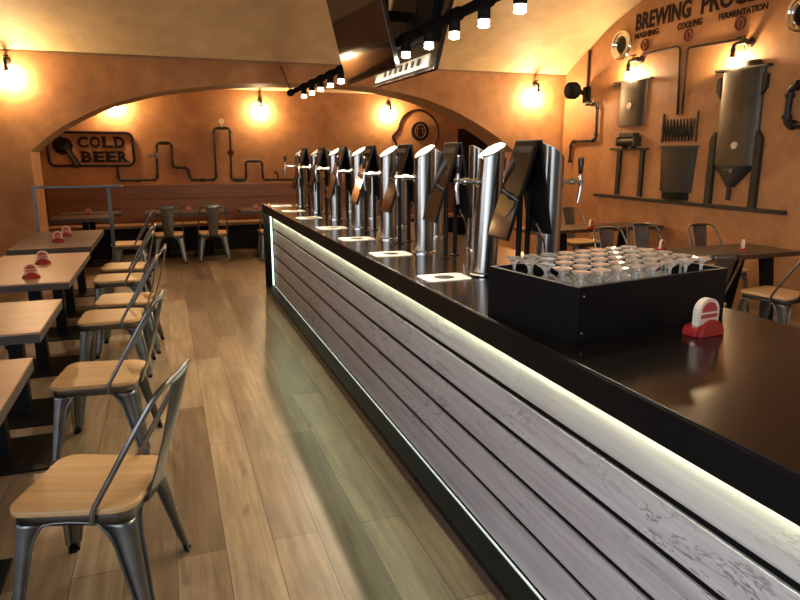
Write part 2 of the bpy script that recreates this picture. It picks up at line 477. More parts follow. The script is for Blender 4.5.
# A-frame pairs of tap screens on two black legs
def make_screens():
    root = thing('tap_screen_stand', 'x', 'screen stand')
    ht, hw = 0.660, 0.098   # top (above counter), half width
    for s, hb, dx in ((-1, 0.215, 0.150), (1, 0.235, 0.085)):
        top = Vector((s*0.012, 0, ht)); bot = Vector((s*dx, 0, hb)); d = (top-bot).normalized(); nrm = Vector((s*abs(d.z), 0, abs(d.x)))
        def q(u, v, w): return bot + d*v + Vector((0, u, 0)) + nrm*w
        Lg = (top-bot).length
        mb = MB()
        mb.prism([q(-hw,0,-0.014), q(hw,0,-0.014), q(hw,Lg,-0.014), q(-hw,Lg,-0.014)], nrm*0.014)
        hs = mb.build('screen_housing', M['black'], root, bevel=0.002)
        MB().prism([q(-hw+0.008,0.008,0), q(hw-0.008,0.008,0), q(hw-0.008,Lg-0.008,0), q(-hw+0.008,Lg-0.008,0)], nrm*0.0015).build('screen', M['board_screen'], hs)
        MB().prism([q(-hw+0.02,Lg-0.06,0.0016), q(hw-0.02,Lg-0.06,0.0016), q(hw-0.02,Lg-0.03,0.0016), q(-hw+0.02,Lg-0.03,0.0016)], nrm*0.0008).build('header_strip', M['black'], hs)
    # dark gable between the two screens
    MB().prism([(-0.055,hw-0.012,0.43),(0.055,hw-0.012,0.43),(0.004,hw-0.012,0.64),(-0.004,hw-0.012,0.64)], (0,-0.01,0)).build('bracket', M['black'], root)
    for y, zt in ((-0.045, 0.46), (0.045, 0.52)):
        MB().lathe([(0.030,0),(0.030,0.006),(0.013,0.010),(0.013,zt),(0,zt+0.002)], 14, (-0.058 if y<0 else 0.042,y,0)).build('leg', M['black'], root, smooth=True)
    MB().tube(round_path([(0.012,-0.06,0.30),(0.01,-0.10,0.27),(0.05,-0.11,0.18),(0.045,-0.08,0.04)], 0.04), 0.0045, 8).build('cable', M['chrome'], root, smooth=True)
    return root
sc0 = make_screens()
for i, y in enumerate(TY):
    lab = 'slanted pair of dark tap screens on black legs, beside the front-row tower ' + ordn[i]
    lab = {0: 'slanted pair of dark tap screens beside the black glass box'}.get(i, 'slanted dark tap screens on black legs, ' + ordn[i])
    p = (1.585+(0,-0.008,-0.05,-0.065,-0.075,-0.085,-0.09)[i], y-0.215, CZ)
    if i == 0: sc0.location = p; tag(sc0, lab, 'screen stand', 'tap screen stands along the bar')
    else: dup(sc0, p, 0, lab, 'tap screen stands along the bar')

# drip plates
def make_plate():
    root = thing('glass_plate', 'x', 'drip plate')
    h = 0.085; mb = MB()
    n = 28; bm = mb.bm
    outer = []; inner = []
    r = 0.052
    for j in range(n):
        a = 2*PI*j/n; c, s_ = math.cos(a), math.sin(a); k = h/max(abs(c), abs(s_))
        outer.append((c*k*1.40, s_*k*1.05)); inner.append((c*r, s_*r))
    for z in (0.0, 0.004):
        A = [bm.verts.new((x,y,z)) for x,y in outer]; B = [bm.verts.new((x,y,z)) for x,y in inner]
        for j in range(n): bm.faces.new((A[j],A[(j+1)%n],B[(j+1)%n],B[j]))
        if z == 0: A0, B0 = A, B
    for j in range(n):
        bm.faces.new((A0[j],A0[(j+1)%n],A[(j+1)%n],A[j])); bm.faces.new((B0[j],B0[(j+1)%n],B[(j+1)%n],B[j]))
    mb.build('white_frame', M['white'], root)
    MB().lathe([(0.051,0.0005),(0.051,0.002),(0.046,0.0025),(0,0.0025)], 24).build('dark_grid', M['black'], root, smooth=True)
    return root
pl0 = make_plate()
PY = [2.885, 3.70, 4.46, 5.20, 6.10, 6.90, 7.62]
for i, y in enumerate(PY):
    lab = 'square white drip plate with a round dark grid, ' + ordn[i]
    if i == 0: pl0.location = (1.265, y, CZ); tag(pl0, lab, 'drip plate', 'drip plates under the taps')
    else: dup(pl0, (1.265, y, CZ), 0, lab, 'drip plates under the taps')

# ------------------------------------------------------------------ box of glasses
ang = math.radians(9.5)
bx = thing('glass_crate', 'black open box full of upturned glasses on the counter', 'box', (1.205, 1.690, CZ), ang)
BW, BD, BH, T = 0.745, 0.47, 0.186, 0.018
MB().box(0,BW,0,T,0,BH).box(0,BW,BD-T,BD,0,BH).box(0,T,T,BD-T,0,BH).box(BW-T,BW,T,BD-T,0,BH).build('side_walls', M['black'], bx, bevel=0.002)
MB().box(T,BW-T,T,BD-T,0.0,0.012).build('bottom', M['black'], bx)
for zz in (0.035, 0.155):
    for u, v in ((0.012,-0.001),):
        MB().lathe([(0.0045,0),(0.004,0.0012),(0,0.0015)], 10, (0.010,0.0,0.0)).build('screw', M['chrome'], bx, loc=(0.012,-0.0008,zz)).rotation_euler = (PI/2,0,0)
mb = MB(); 
prof = [(0.030,0.0),(0.036,0.03),(0.043,0.075),(0.040,0.105),(0.024,0.125),(0.007,0.135),(0.0055,0.150),(0.0055,0.178),(0.009,0.188),(0.018,0.196),(0.033,0.205),(0.0345,0.208),(0.033,0.2095),(0.0,0.206)]
inn = [(0.0,0.121),(0.022,0.120),(0.0375,0.103),(0.0405,0.075),(0.0335,0.03),(0.0278,0.0)]
n = 20
mb.lathe(list(reversed(inn))[::-1] + prof, n)
g0 = mb.build('beer_glass', M['glass'], None, smooth=True)
tag(g0, 'clear stemmed glass standing upside down in the black box', 'glass', 'upturned glasses in the black box')
cells = [(i, j) for j in range(5) for i in range(8)]
first = True
for i, j in cells:
    lx = 0.070 + i*0.0865; ly = 0.063 + j*0.086
    lx += random.uniform(-0.001,0.001)
    wx = 1.205 + lx*math.cos(ang) - ly*math.sin(ang); wy = 1.690 + lx*math.sin(ang) + ly*math.cos(ang)
    o = g0 if first else g0.copy()
    if not first: COL.objects.link(o)
    o.location = (wx, wy, CZ+0.0122); first = False

# ------------------------------------------------------------------ beer mat holders
def make_holder():
    root = thing('beer_mat_holder', 'x', 'beer mat holder')
    # local: front faces -y
    pts = [(-0.055,0)]+[(0.055,0)]
    side = [(0.062,0.0),(0.062,0.016),(0.050,0.030),(0.028,0.036),(0.0,0.040),(-0.028,0.036),(-0.050,0.030),(-0.062,0.016),(-0.062,0.0)]
    mb = MB(); mb.prism([(x,-0.008,z) for x, z in side], (0,0.052,0))
    fr = [( -0.052,0.0)] + [(0.052*math.cos(a),0.048*math.sin(a)+0.004) for a in [PI*(1-k/12) for k in range(13)]] + [(0.052,0.0)]
    mb.prism([(x,-0.022,z) for x, z in fr], (0,0.014,0))
    mb.build('base', M['red'], root, bevel=0.003)
    ar = [(-0.046,0.032),(0.046,0.032),(0.046,0.075)] + [(0.046*math.cos(a),0.075+0.042*math.sin(a)) for a in [PI*k/10 for k in range(1,10)]] + [(-0.046,0.075)]
    mats = MB().prism([(x,0.0,z) for x, z in ar], (0,0.022,0)).build('mats', M['mat_white'], root)
    ar2 = [(x*0.86, 0.036+(z-0.032)*0.93) for x, z in ar]
    pr = MB().prism([(x,-0.001,z) for x, z in ar2], (0,0.001,0)).build('print', M['mat_pale'], mats)
    MB().prism([(x*0.74,-0.002,0.075+(z-0.075)*0.74) for x, z in ar if z >= 0.075] , (0,0.001,0)).build('print', M['mat_red'], mats)
    MB().box(-0.036,0.036,-0.0025,-0.001,0.056,0.068).build('print', M['mat_red'], mats)
    return root
h0 = make_holder()
holders = [
 ((1.69,1.637,CZ), 0.12, 'red beer mat holder with white mats on the bar in front of the glass box', 1.08),
 ((-1.03,5.62,0.75), 0.2, 'red beer mat holder on the long wooden table, nearer of the two', 1),
 ((-1.06,6.35,0.75), 0.1, 'red beer mat holder on the long wooden table, farther of the two', 1),
 ((-1.15,7.93,0.75), 0.1, 'red and white beer mat holder on the shaded table by the arch, nearer one', 1),
 ((-1.13,8.45,0.75), 0.0, 'red and white beer mat holder on the shaded table by the arch, farther one', 1),
 ((-1.17,11.35,0.75), 0.0, 'red beer mat holder on the alcove table left of the rail post', 0.8),
 ((0.34,11.42,0.75), 0.0, 'small red and white beer mat holder behind the two chairs by the bench', 0.8),
 ((1.45,11.42,0.75), 0.0, 'small red beer mat holder on the bench table by the bar end', 0.8),
 ((4.60,5.12,0.75), 0.5, 'red beer mat holder on the brown table just behind the glass box', 1),
 ((5.37,4.86,0.75), 0.9, 'small red beer mat holder out on the bare brown table', 1),
 ((5.15,7.03,0.75), 0.4, 'red beer mat holder on the far brown table beside the rear tap', 1),
]
for i, (loc, rz, lab, sc_) in enumerate(holders):
    loc = (loc[0], loc[1], loc[2])
    o = h0 if i == 0 else dup(h0, loc, rz)
    o.location = loc; o.rotation_euler = (0,0,rz); o.scale = (sc_,)*3
    tag(o, lab, 'beer mat holder', 'beer mat holders')

# ------------------------------------------------------------------ tables
def table(lab, x0, x1, y0, y1, cols, mat, along='y', z=0.75, th=0.06, base=(0.58,0.50), group=None, post=0.085):
    root = thing('table', lab, 'table', ((x0+x1)/2,(y0+y1)/2,0), 0, group)
    cx, cy = (x0+x1)/2, (y0+y1)/2
    tp = MB().box(x0-cx,x1-cx,y0-cy,y1-cy,z-0.012,z).build('tabletop', mat, root, bevel=0.002)
    MB().box(x0-cx+.001,x1-cx-.001,y0-cy+.001,y1-cy-.001,z-th,z-0.012).build('edge_band', M['top_edge'], tp)
    for px, py in cols:
        p = MB().box(px-cx-post/2,px-cx+post/2,py-cy-post/2,py-cy+post/2,0.014,z-th).build('column', M['black'], root, bevel=0.002)
        MB().box(px-cx-base[0]/2,px-cx+base[0]/2,py-cy-base[1]/2,py-cy+base[1]/2,0,0.014).build('base_plate', M['black'], root, bevel=0.002)
    return root
table('wooden table nearest the front, cut by the photo edge', -1.46, -0.655, 2.15, 3.37, [(-1.02,2.62)], M['top'])
table('short wooden table second from the front beside the aisle', -1.49, -0.705, 3.87, 4.74, [(-0.99,3.98),(-0.99,4.65)], M['top'], base=(0.54,0.5))
table('long light wooden table with two red mat holders', -1.50, -0.745, 5.40, 7.0, [(-1.03,5.68),(-1.03,6.76)], M['top'], base=(0.5,0.5))
table('long shaded table against the arch pier', -1.55, -0.775, 7.40, 9.05, [(-1.06,7.66),(-1.06,8.75)], M['shaded_top'], base=(0.5,0.5))
table('shaded table in the alcove behind the handrail, nearer one', -1.66, -0.80, 10.75, 11.35, [(-1.2,11.05)], M['shaded_top'], group=None)
table('shaded table in the alcove at the bench, left end', -1.62, -0.72, 11.5, 12.0, [(-1.17,11.75)], M['shaded_top'])
table('shaded table at the bench behind the pair of grey chairs', -0.35, 0.98, 11.25, 11.95, [(-0.05,11.6),(0.68,11.6)], M['shaded_top'])
table('shaded table at the bench hidden by the bar end', 1.18, 2.35, 11.25, 11.95, [(1.75,11.6)], M['shaded_top'])

def trestle(lab, x0, x1, y0, y1):
    root = thing('long_table', lab, 'table', ((x0+x1)/2,(y0+y1)/2,0))
    cx, cy = (x0+x1)/2, (y0+y1)/2; z = 0.75
    MB().box(x0-cx,x1-cx,y0-cy,y1-cy,z-0.045,z).build('tabletop', M['brown_top'], root, bevel=0.003)
    for px in (x0+0.45, x1-0.30):
        for s in (-1, 1):
            MB().prism([(px-cx-0.07,s*0.16-0.03,z-0.045),(px-cx+0.07,s*0.16-0.03,z-0.045),(px-cx+0.05,s*0.27-0.03,0),(px-cx-0.05,s*0.27-0.03,0)], (0,0.06,0)).build('leg', M['black'], root)
    return root
trestle('dark brown long table on black legs under the brewing mural', 3.6, 5.92, 4.66, 5.28)
trestle('dark brown long table farther back, left of the rear tap', 4.3, 6.3, 7.02, 7.55)

# ------------------------------------------------------------------ chairs
def make_chair():
    root = thing('metal_chair', 'x', 'chair')
    # local: front is +x, width along y
    SH = 0.44; w = 0.205; b = 0.245      # half width at seat, at floor
    def rr(hx, hy, r, n=6):
        out = []
        for cx, cy, a0 in ((hx-r,hy-r,0),(-hx+r,hy-r,PI/2),(-hx+r,-hy+r,PI),(hx-r,-hy+r,3*PI/2)):
            out += arc((cx,cy), r, a0, a0+PI/2, n)
        return out
    st = [(x, y*(1.0 + 0.06*(x/0.22))) for x, y in rr(0.225, 0.222, 0.075)]
    MB().prism([(x,y,SH) for x, y in st], (0,0,0.024)).build('seat', M['seat'], root, bevel=0.006)
    # under-seat skirt
    mb = MB(); bm = mb.bm
    o1 = rr(0.212, 0.212, 0.06); A = [bm.verts.new((x,y,SH)) for x,y in o1]; B = [bm.verts.new((x*1.01,y*1.01,SH-0.04)) for x,y in o1]; k = len(o1)
    for i in range(k): bm.faces.new((A[i],A[(i+1)%k],B[(i+1)%k],B[i]))
    bm.faces.new(A[::-1])
    o = mb.build('seat_frame', M['gunmetal'], root, smooth=True)
    md = o.modifiers.new('s','SOLIDIFY'); md.thickness = 0.003
    # legs: folded sheet, two tapering wings per corner
    def halfw(z): return w + (b-w)*(SH-z)/SH
    def wing(z):                 # wing width from the corner
        t = z/SH
        if t < 0.62: return 0.034 + 0.054*t
        u = (t-0.62)/0.38
        return 0.0675 + 0.125*(1-math.sqrt(max(0,1-u*u)))
    zs = [0, 0.05, 0.12, 0.2, 0.27, 0.31, 0.34, 0.365, 0.385, 0.40]
    for sx in (1, -1):
        for sy in (1, -1):
            mb = MB(); bm = mb.bm; rows = []
            for zz in zs:
                hx = halfw(zz) + (0.03*(SH-zz)/SH if sx < 0 else 0); hy = halfw(zz); ww = wing(zz); cr = 0.014 + 0.02*zz/SH
                rows.append([bm.verts.new(p) for p in ((sx*(hx-ww), sy*hy, zz), (sx*(hx-cr), sy*hy, zz), (sx*(hx-cr*0.3), sy*(hy-cr*0.3), zz), (sx*hx, sy*(hy-cr), zz), (sx*hx, sy*(hy-ww), zz))])
            for P, Q in zip(rows, rows[1:]):
                for i in range(4): bm.faces.new((P[i],P[i+1],Q[i+1],Q[i]))
            lg = mb.build('leg', M['gunmetal'], root, smooth=True)
            md = lg.modifiers.new('s','SOLIDIFY'); md.thickness = 0.003; md.offset = -1
            hx = b + (0.03 if sx < 0 else 0)
            MB().lathe([(0.014,0),(0.015,0.02),(0.0,0.022)], 10, (sx*(hx-0.014), sy*(b-0.014), 0)).build('rubber_foot', M['black'], lg)
    # rolled arch beads on the four sides
    def bead(axis, s):
        pts = []
        for k in range(len(zs)-1, -1, -1):
            pass
        up = [(zz) for zz in zs[1:]]
        pa = []
        for zz in up:
            hx = halfw(zz); pa.append((hx - wing(zz), zz, hx))
        top = [(hx*f, 0.408, halfw(0.408)) for hx, f in ((pa[-1][0],0.6),(0,0))]
        left = [(-a, z_, h) for a, z_, h in pa] + [(-top[0][0], top[0][1], top[0][2]), (0, 0.411, halfw(0.41)), (top[0][0], top[0][1], top[0][2])] + [(a, z_, h) for a, z_, h in reversed(pa)]
        P3 = []
        for a, z_, h in left:
            ex = 0.03*(SH-z_)/SH
            if axis == 'x': P3.append((s*(h + (ex if s < 0 else 0) + 0.001), a, z_))
            else:
                xx = a if a > 0 else a - ex
                P3.append((xx, s*(h+0.001), z_))
        return P3
    for axis, s in (('x',1),('x',-1),('y',1),('y',-1)):
        MB().tube(bead(axis, s), 0.0055, 8).build('arch_bead', M['gunmetal'], root, smooth=True)
    # tubular back loop
    bx_, tx = -0.085, -0.355
    pts = [(bx_, -0.226, SH-0.03),(bx_-0.005,-0.226,SH+0.02),(-0.225,-0.212,SH+0.255),(tx+0.03,-0.185,0.868),(tx,-0.135,0.904),(tx-0.012,0,0.912),(tx,0.135,0.904),(tx+0.03,0.185,0.868),(-0.225,0.212,SH+0.255),(bx_-0.005,0.226,SH+0.02),(bx_,0.226,SH-0.03)]
    MB().tube(round_path(pts, 0.06, 4), 0.0105, 10).build('back_frame', M['gunmetal'], root, smooth=True)
    # central splat, slightly dished
    mb = MB(); bm = mb.bm; rows = []
    for t in [0, .1, .25, .5, .75, .93, 1.0]:
        zz = SH-0.035 + t*(0.908-SH+0.035); x = -0.222 + (tx-0.012+0.222)*t - 0.012*math.sin(PI*t); hw = 0.066 + 0.034*t
        rows.append([bm.verts.new((x - 0.010*math.cos(u*PI/2), hw*u, zz)) for u in (-1,-.85,-.45,0,.45,.85,1)])
    for P, Q in zip(rows, rows[1:]):
        for i in range(6): bm.faces.new((P[i],P[i+1],Q[i+1],Q[i]))
    o = mb.build('backrest', M['gunmetal'], root, smooth=True)
    md = o.modifiers.new('s','SOLIDIFY'); md.thickness = 0.004
    return root
ch0 = make_chair()
chairs = [
 (-0.345, 2.56, 162, 'metal chair with wooden seat, nearest to the camera, tucked at the front table'),
 (-0.430, 3.94, 172, 'metal chair with a honey wooden seat beside the short wooden table, second from the front'),
 (-0.465, 5.40, 177, 'metal chair with wooden seat in the aisle row, third from the front'),
 (-0.400, 6.03, 176, 'metal chair with wooden seat in the aisle row, fourth from the front'),
 (-0.515, 7.12, 177, 'metal chair with wooden seat in the aisle row, fifth from the front'),
 (-0.505, 7.86, 174, 'metal chair with wooden seat in the aisle row, sixth from the front'),
 (-0.53, 9.90, 175, 'metal chair with wooden seat under the end of the handrail'),
 (0.0, 10.90, 90, 'grey metal chair backing onto the aisle by the bench, left of the pair'),
 (0.67, 10.88, 90, 'grey metal chair backing onto the aisle by the bench, right of the pair'),
 (1.62, 10.75, 90, 'grey metal chair half hidden by the far end of the bar'),
 (-1.66, 6.15, 0, 'metal chair on the far side of the long light table, its arched back just showing'),
 (-1.75, 4.55, 5, 'metal chair on the far side of the short wooden table, its legs just showing'),
 (4.52, 5.56, -90, 'dark metal chair behind the brown table, left end, back towards the mural wall'),
 (5.06, 5.74, 258, 'dark metal chair behind the brown table standing askew in the middle'),
 (5.72, 5.47, -92, 'dark metal chair behind the brown table, closest to the mural wall'),
 (4.22, 4.30, 84, 'dark metal chair on the near side of the brown table, left one'),
 (5.20, 4.30, 100, 'dark metal chair on the near side of the brown table, right one'),
 (5.65, 7.95, -90, 'dark metal chair behind the far brown table beside the rear tap'),
]
for i, (x, y, a, lab) in enumerate(chairs):
    g = 'metal chairs with wooden seats'
    if i == 0:
        ch0.location = (x,y,0); ch0.rotation_euler = (0,0,math.radians(a)); tag(ch0, lab, 'chair', g)
    else: dup(ch0, (x,y,0), math.radians(a), lab, g)

# ------------------------------------------------------------------ bench and handrail
bn = thing('wall_bench', 'long wooden bench with panelled back along the alcove wall', 'bench', (1.7,12.3,0))
W(MB().box(-1.9,5.7,11.98,12.45,0.44,0.49), 'seat', M['bench_seat'], bn, bevel=0.004)
W(MB().box(-1.85,5.65,12.06,12.66,0,0.44), 'base', M['black'], bn)
mb = MB()
for k, (a, b_) in enumerate(((0.49,0.90),(0.905,1.15))): mb.box(-1.9,5.7,12.45-0.0*k,12.69,a,b_)
W(mb, 'backrest', M['bench'], bn, bevel=0.003)

hr = thing('handrail', 'steel handrail with one post between pier and aisle', 'handrail', (-0.72,9.5,0))
W(MB().box(-1.59,-0.535,9.47,9.53,1.255,1.288), 'rail', M['gunmetal'], hr, bevel=0.004)
W(MB().box(-0.735,-0.69,9.48,9.52,0,1.255), 'post', M['gunmetal'], hr, bevel=0.003)
W(MB().box(-1.61,-1.575,9.48,9.52,0.0,1.255), 'post', M['gunmetal'], hr, bevel=0.003)
W(MB().box(-1.625,-1.59,9.48,9.699,1.258,1.285), 'bracket', M['gunmetal'], hr)

# ------------------------------------------------------------------ wall lamps made of pipe
def make_lamp():
    root = thing('wall_lamp', 'x', 'wall lamp')
    # local: wall at x=0, lamp stands out along +x; origin at the flange
    MB().lathe([(0.045,0),(0.045,0.010),(0.020,0.016),(0.018,0.03)], 16, (0,0,0), 'x').build('flange', M['iron'], root, smooth=True)
    p = MB().tube(round_path([(0.02,0,0),(0.13,0,0),(0.13,0,-0.09)], 0.03), 0.014, 10)
    p.lathe([(0.021,0),(0.021,0.04)], 12, (0.055,0,0), 'x'); p.lathe([(0.021,-0.055),(0.021,-0.02)], 12, (0.13,0,0))
    p.build('pipe', M['iron'], root, smooth=True)
    MB().tube([(0.075,0,0.015),(0.075,0,0.05)], 0.006, 8).tube([(0.075,-0.035,0.052),(0.075,0.035,0.052)], 0.008, 8).build('valve', M['iron'], root, smooth=True)
    MB().lathe([(0.022,-0.14),(0.026,-0.12),(0.020,-0.08)], 14, (0.13,0,0)).build('socket', M['iron'], root, smooth=True)
    MB().lathe([(0,-0.245),(0.020,-0.240),(0.036,-0.215),(0.036,-0.19),(0.020,-0.16),(0.014,-0.138)], 14, (0.13,0,0)).build('bulb', M['bulb'], root, smooth=True)
    return root
lm0 = make_lamp()
lamps = [
 ((5.81,YA,2.80), -90, 'glowing pipe wall lamp on the plain wall right of the arch'),
 ((-1.74,YA,2.83), -90, 'glowing pipe wall lamp left of the arch at the photo edge'),
 ((1.78,YB,2.66), -90, 'glowing pipe wall lamp in the alcove over the pipework'),
 ((4.30,YB,2.66), -90, 'glowing pipe wall lamp in the alcove beside the head outline'),
 ((-0.72,YB,2.68), -90, 'pipe wall lamp in the alcove above the sign, hidden by the arch'),
]
for i, (loc, a, lab) in enumerate(lamps):
    if i == 0: lm0.location = loc; lm0.rotation_euler = (0,0,math.radians(a)); tag(lm0, lab, 'wall lamp', 'pipe wall lamps')
    else: dup(lm0, loc, math.radians(a), lab, 'pipe wall lamps')

# tap-shaped lamps over the mural tanks
def make_faucet():
    root = thing('tap_lamp', 'x', 'wall lamp')
    MB().lathe([(0.055,0),(0.055,0.012),(0.030,0.02),(0.026,0.05)], 16, (0,0,0), 'x').build('flange', M['iron'], root, smooth=True)
    p = MB().tube(round_path([(0.04,0,0),(0.09,0,0),(0.09,0.16,0.0),(0.09,0.16,-0.12)], 0.05), 0.022, 10)
    p.lathe([(0.033,-0.03),(0.033,0.03)], 12, (0.09,0.0,0), 'y'); p.lathe([(0.031,-0.09),(0.031,-0.05)], 12, (0.09,0.16,0))
    p.build('pipe', M['iron'], root, smooth=True)
    MB().tube([(0.09,0.07,0.02),(0.09,0.07,0.06)], 0.008, 8).tube([(0.09,0.02,0.063),(0.09,0.12,0.063)], 0.011, 8).build('valve', M['iron'], root, smooth=True)
    MB().lathe([(0.026,-0.15),(0.032,-0.13),(0.026,-0.10)], 14, (0.09,0.16,0)).build('socket', M['iron'], root, smooth=True)
    MB().lathe([(0,-0.255),(0.020,-0.250),(0.036,-0.225),(0.036,-0.20),(0.020,-0.17),(0.014,-0.148)], 14, (0.09,0.16,0)).build('bulb', M['bulb'], root, smooth=True)
    mb = MB()
    for k in range(7): mb.lathe([(0.004,-0.008),(0.007,0),(0.004,0.008)], 8, (0.09,0.0,-0.03-0.018*k))
    mb.build('chain', M['iron'], root, smooth=True)
    return root
f0 = make_faucet()
f0.location = (XR, 7.86, 2.975); f0.rotation_euler = (0,0,PI)
# local +y maps to world -y after 180deg turn; the spout points to the far side, so mirror through scale-free rotation
tag(f0, 'tap-shaped iron lamp glowing above the mash tank cut-out', 'wall lamp', 'tap lamps on the mural')
f1 = dup(f0, (XR, 6.02, 2.93), PI, 'tap-shaped iron lamp glowing above the tall fermenter cut-out', 'tap lamps on the mural')
for ch in list(f0.children):
    pass
# spout towards +Y (far side): flip mesh data once (shared by both)
for ch in f0.children:
    ch.data.transform(Matrix.Scale(-1, 4, (0,1,0))); ch.data.flip_normals()

# ------------------------------------------------------------------ track with spot bulbs over the bar
BY = [8.11, 7.66, 7.22, 6.77, 6.345, 5.9, 5.45, 4.98, 4.537, 4.11, 3.715, 3.333, 2.953, 2.55]
XT, ZTK = 1.67, 2.457
tk = thing('light_track', 'black pipe track light hanging over the bar taps', 'track light', (XT,5.4,ZTK))
p = MB().tube([(XT,2.1,ZTK+0.03),(XT,9.0,ZTK+0.03)], 0.030, 12)
for y in BY: p.lathe([(0.040,-0.06),(0.040,0.06)], 14, (XT,y,ZTK+0.03), 'y')
p.lathe([(0.045,-0.05),(0.045,0.05)], 14, (XT,8.98,ZTK+0.03), 'y')
W(p, 'pipe', M['black_metal'], tk, smooth=True)
for y in BY:
    c = MB().lathe([(0.030,-0.062),(0.034,-0.05),(0.034,0.0),(0.026,0.02)], 16, (XT,y,ZTK))
    cup = W(c, 'spot_socket', M['black_metal'], tk, smooth=True)
    b = MB().lathe([(0.0,-0.100),(0.020,-0.099),(0.030,-0.092),(0.031,-0.0615),(0,-0.061)], 16, (XT,y,ZTK)).build('bulb', M['spot'], cup, smooth=True)
    b.data.transform(Matrix.Translation(-tk.location)); b.data.materials.append(M['spot_side'])
    for pf in b.data.polygons:
        if pf.normal.z > -0.75: pf.material_index = 1
W(MB().tube([(XT,8.97,ZTK+0.05),(XT,9.69,2.90)], 0.008, 8), 'wall_stay', M['iron'], tk, smooth=True)
for y in (6.0, 3.0):
    W(MB().tube([(XT,y,ZTK+0.05),(XT,y,vz(y)+0.02)], 0.004, 8), 'hanger', M['iron'], tk, smooth=True)

# ------------------------------------------------------------------ hanging televisions
def tv(name, lab, xb, zb, y0, y1, lean, Lg, sgn, sc):
    """bottom edge parallel to Y; leans towards sgn*x going up; front face looks sgn*x and down"""
    root = thing(name, lab, 'television', (xb,(y0+y1)/2,zb), 0)
    d = Vector((sgn*math.sin(lean),0,math.cos(lean))); nr = Vector((sgn*math.cos(lean),0,-math.sin(lean))); h = (y1-y0)/2
    def q(u,v,w): return Vector((0,u,0))+d*v+nr*w
    hs = MB().prism([q(-h,0,-0.035),q(h,0,-0.035),q(h,Lg,-0.035),q(-h,Lg,-0.035)], nr*0.035).build('housing', M['black_gloss'], root, bevel=0.004)
    MB().prism([q(-h+.012,.018,0),q(h-.012,.018,0),q(h-.012,Lg-.012,0),q(-h+.012,Lg-.012,0)], nr*0.001).build('screen', M['screen'], root)
    # back bulge with rounded corners
    r = 0.06; a0, a1, v0, v1 = -h*0.72, h*0.72, Lg*0.30, Lg*0.92
    out = []
    for cx, cy, st in ((a1-r,v1-r,0),(a0+r,v1-r,PI/2),(a0+r,v0+r,PI),(a1-r,v0+r,3*PI/2)): out += arc((cx,cy), r, st, st+PI/2, 5)
    MB().prism([q(u,v,-0.075) for u,v in out], nr*0.04).build('back_cover', M['black'], root, bevel=0.004)
    return root, q, nr, h
t1, q1, n1, h1 = tv('television', 'black television left of the track light, glossy screen tilted to the aisle', 1.55, 2.27, 4.41, 5.69, math.radians(14), 0.76, -1, 0)
t2, q2, n2, h2 = tv('television', 'black television right of the track light, showing its back with a pale painted reflection', 1.88, 2.275, 4.45, 5.88, math.radians(14), 0.80, 1, 1)
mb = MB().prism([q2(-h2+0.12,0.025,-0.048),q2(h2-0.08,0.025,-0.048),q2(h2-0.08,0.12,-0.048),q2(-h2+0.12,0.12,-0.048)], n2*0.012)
mb.build('bulb_reflection_strip', M['reflection_grey'], t2)  # pale grey standing in for bulbs reflected on the glossy ledge
mb = MB()
for k in range(7):
    u = -h2+0.28+k*0.13
    MB().prism([q2(u,0.05,-0.056),q2(u+0.045,0.05,-0.056),q2(u+0.045,0.10,-0.056),q2(u,0.10,-0.056)], n2*0.008).build('socket', M['black'], t2)  # dark bits that break up the painted reflection
MB().tube(round_path([q2(-0.2,0.55,-0.09),q2(-0.3,0.3,-0.11),q2(0.2,0.26,-0.10),q2(0.4,0.45,-0.09)],0.1), 0.006, 8).build('cable', M['black'], t2, smooth=True)
br = thing('television_mount', 'black pole and arms holding the televisions from the vault', 'mount', (1.72,5.15,2.75))
W(MB().tube([(1.72,5.15,2.70),(1.72,5.15,vz(5.15)+0.02)], 0.03, 12), 'pole', M['black_metal'], br, smooth=True)
W(MB().box(1.50,1.97,5.10,5.20,2.72,2.78), 'arm', M['black_metal'], br)

# ------------------------------------------------------------------ alcove wall: sign, pipework, head outline
def wall_tube(pts, r, n=10): return MB().tube(pts, r, n)
YW = YB
sg = thing('cold_beer_sign', 'framed COLD BEER sign with a bottle opener on the alcove wall', 'sign', (-1.12,YW,1.77))
def rrect(x0,x1,z0,z1,r,y,n=5):
    out = []
    for cx, cz, st in ((x1-r,z1-r,0),(x0+r,z1-r,PI/2),(x0+r,z0+r,PI),(x1-r,z0+r,3*PI/2)):
        out += [(px,y,pz) for px,pz in arc((cx,cz), r, st, st+PI/2, n)]
    return out
W(MB().tube(rrect(-1.83,-0.48,1.49,2.055,0.10,YW-0.024), 0.022, 8, closed=True), 'frame', M['paint'], sg, smooth=True)
TX = Matrix(((1,0,0,0),(0,0,-1,0),(0,1,0,0),(0,0,0,1)))   # text to a wall facing -y
def slab(body, x0, x1, z0, z1):
    t = text_obj(body, 'lettering', M['paint'], x1-x0, z1-z0, Matrix.Translation((x0-sg.location.x, -0.001, z0-sg.location.z)) @ TX, sg, 0.012, 0.045, 1.0)
    return t
def sign_row(word, x0, x1, z0, z1, stems):
    n = len(word); g = 0.022; wd = (x1-x0-g*(n-1))/n
    for k, ch_ in enumerate(word):
        a = x0+k*(wd+g); slab(ch_, a, a+wd, z0, z1)
        for fx, ends in stems.get(ch_, ()):
            xx = a+fx*wd
            for zz in ends:
                zc = z0+0.013 if zz == 0 else z1-0.013
                W(MB().box(xx-0.034, xx+0.034, YW-0.013, YW-0.001, zc-0.013, zc+0.013), 'serif', M['paint'], sg)
ST = {'L': ((0.12,(0,1)),), 'D': ((0.08,(0,1)),), 'B': ((0.08,(0,1)),), 'E': ((0.08,(0,1)),), 'R': ((0.10,(0,1)),(0.92,(0,)))}
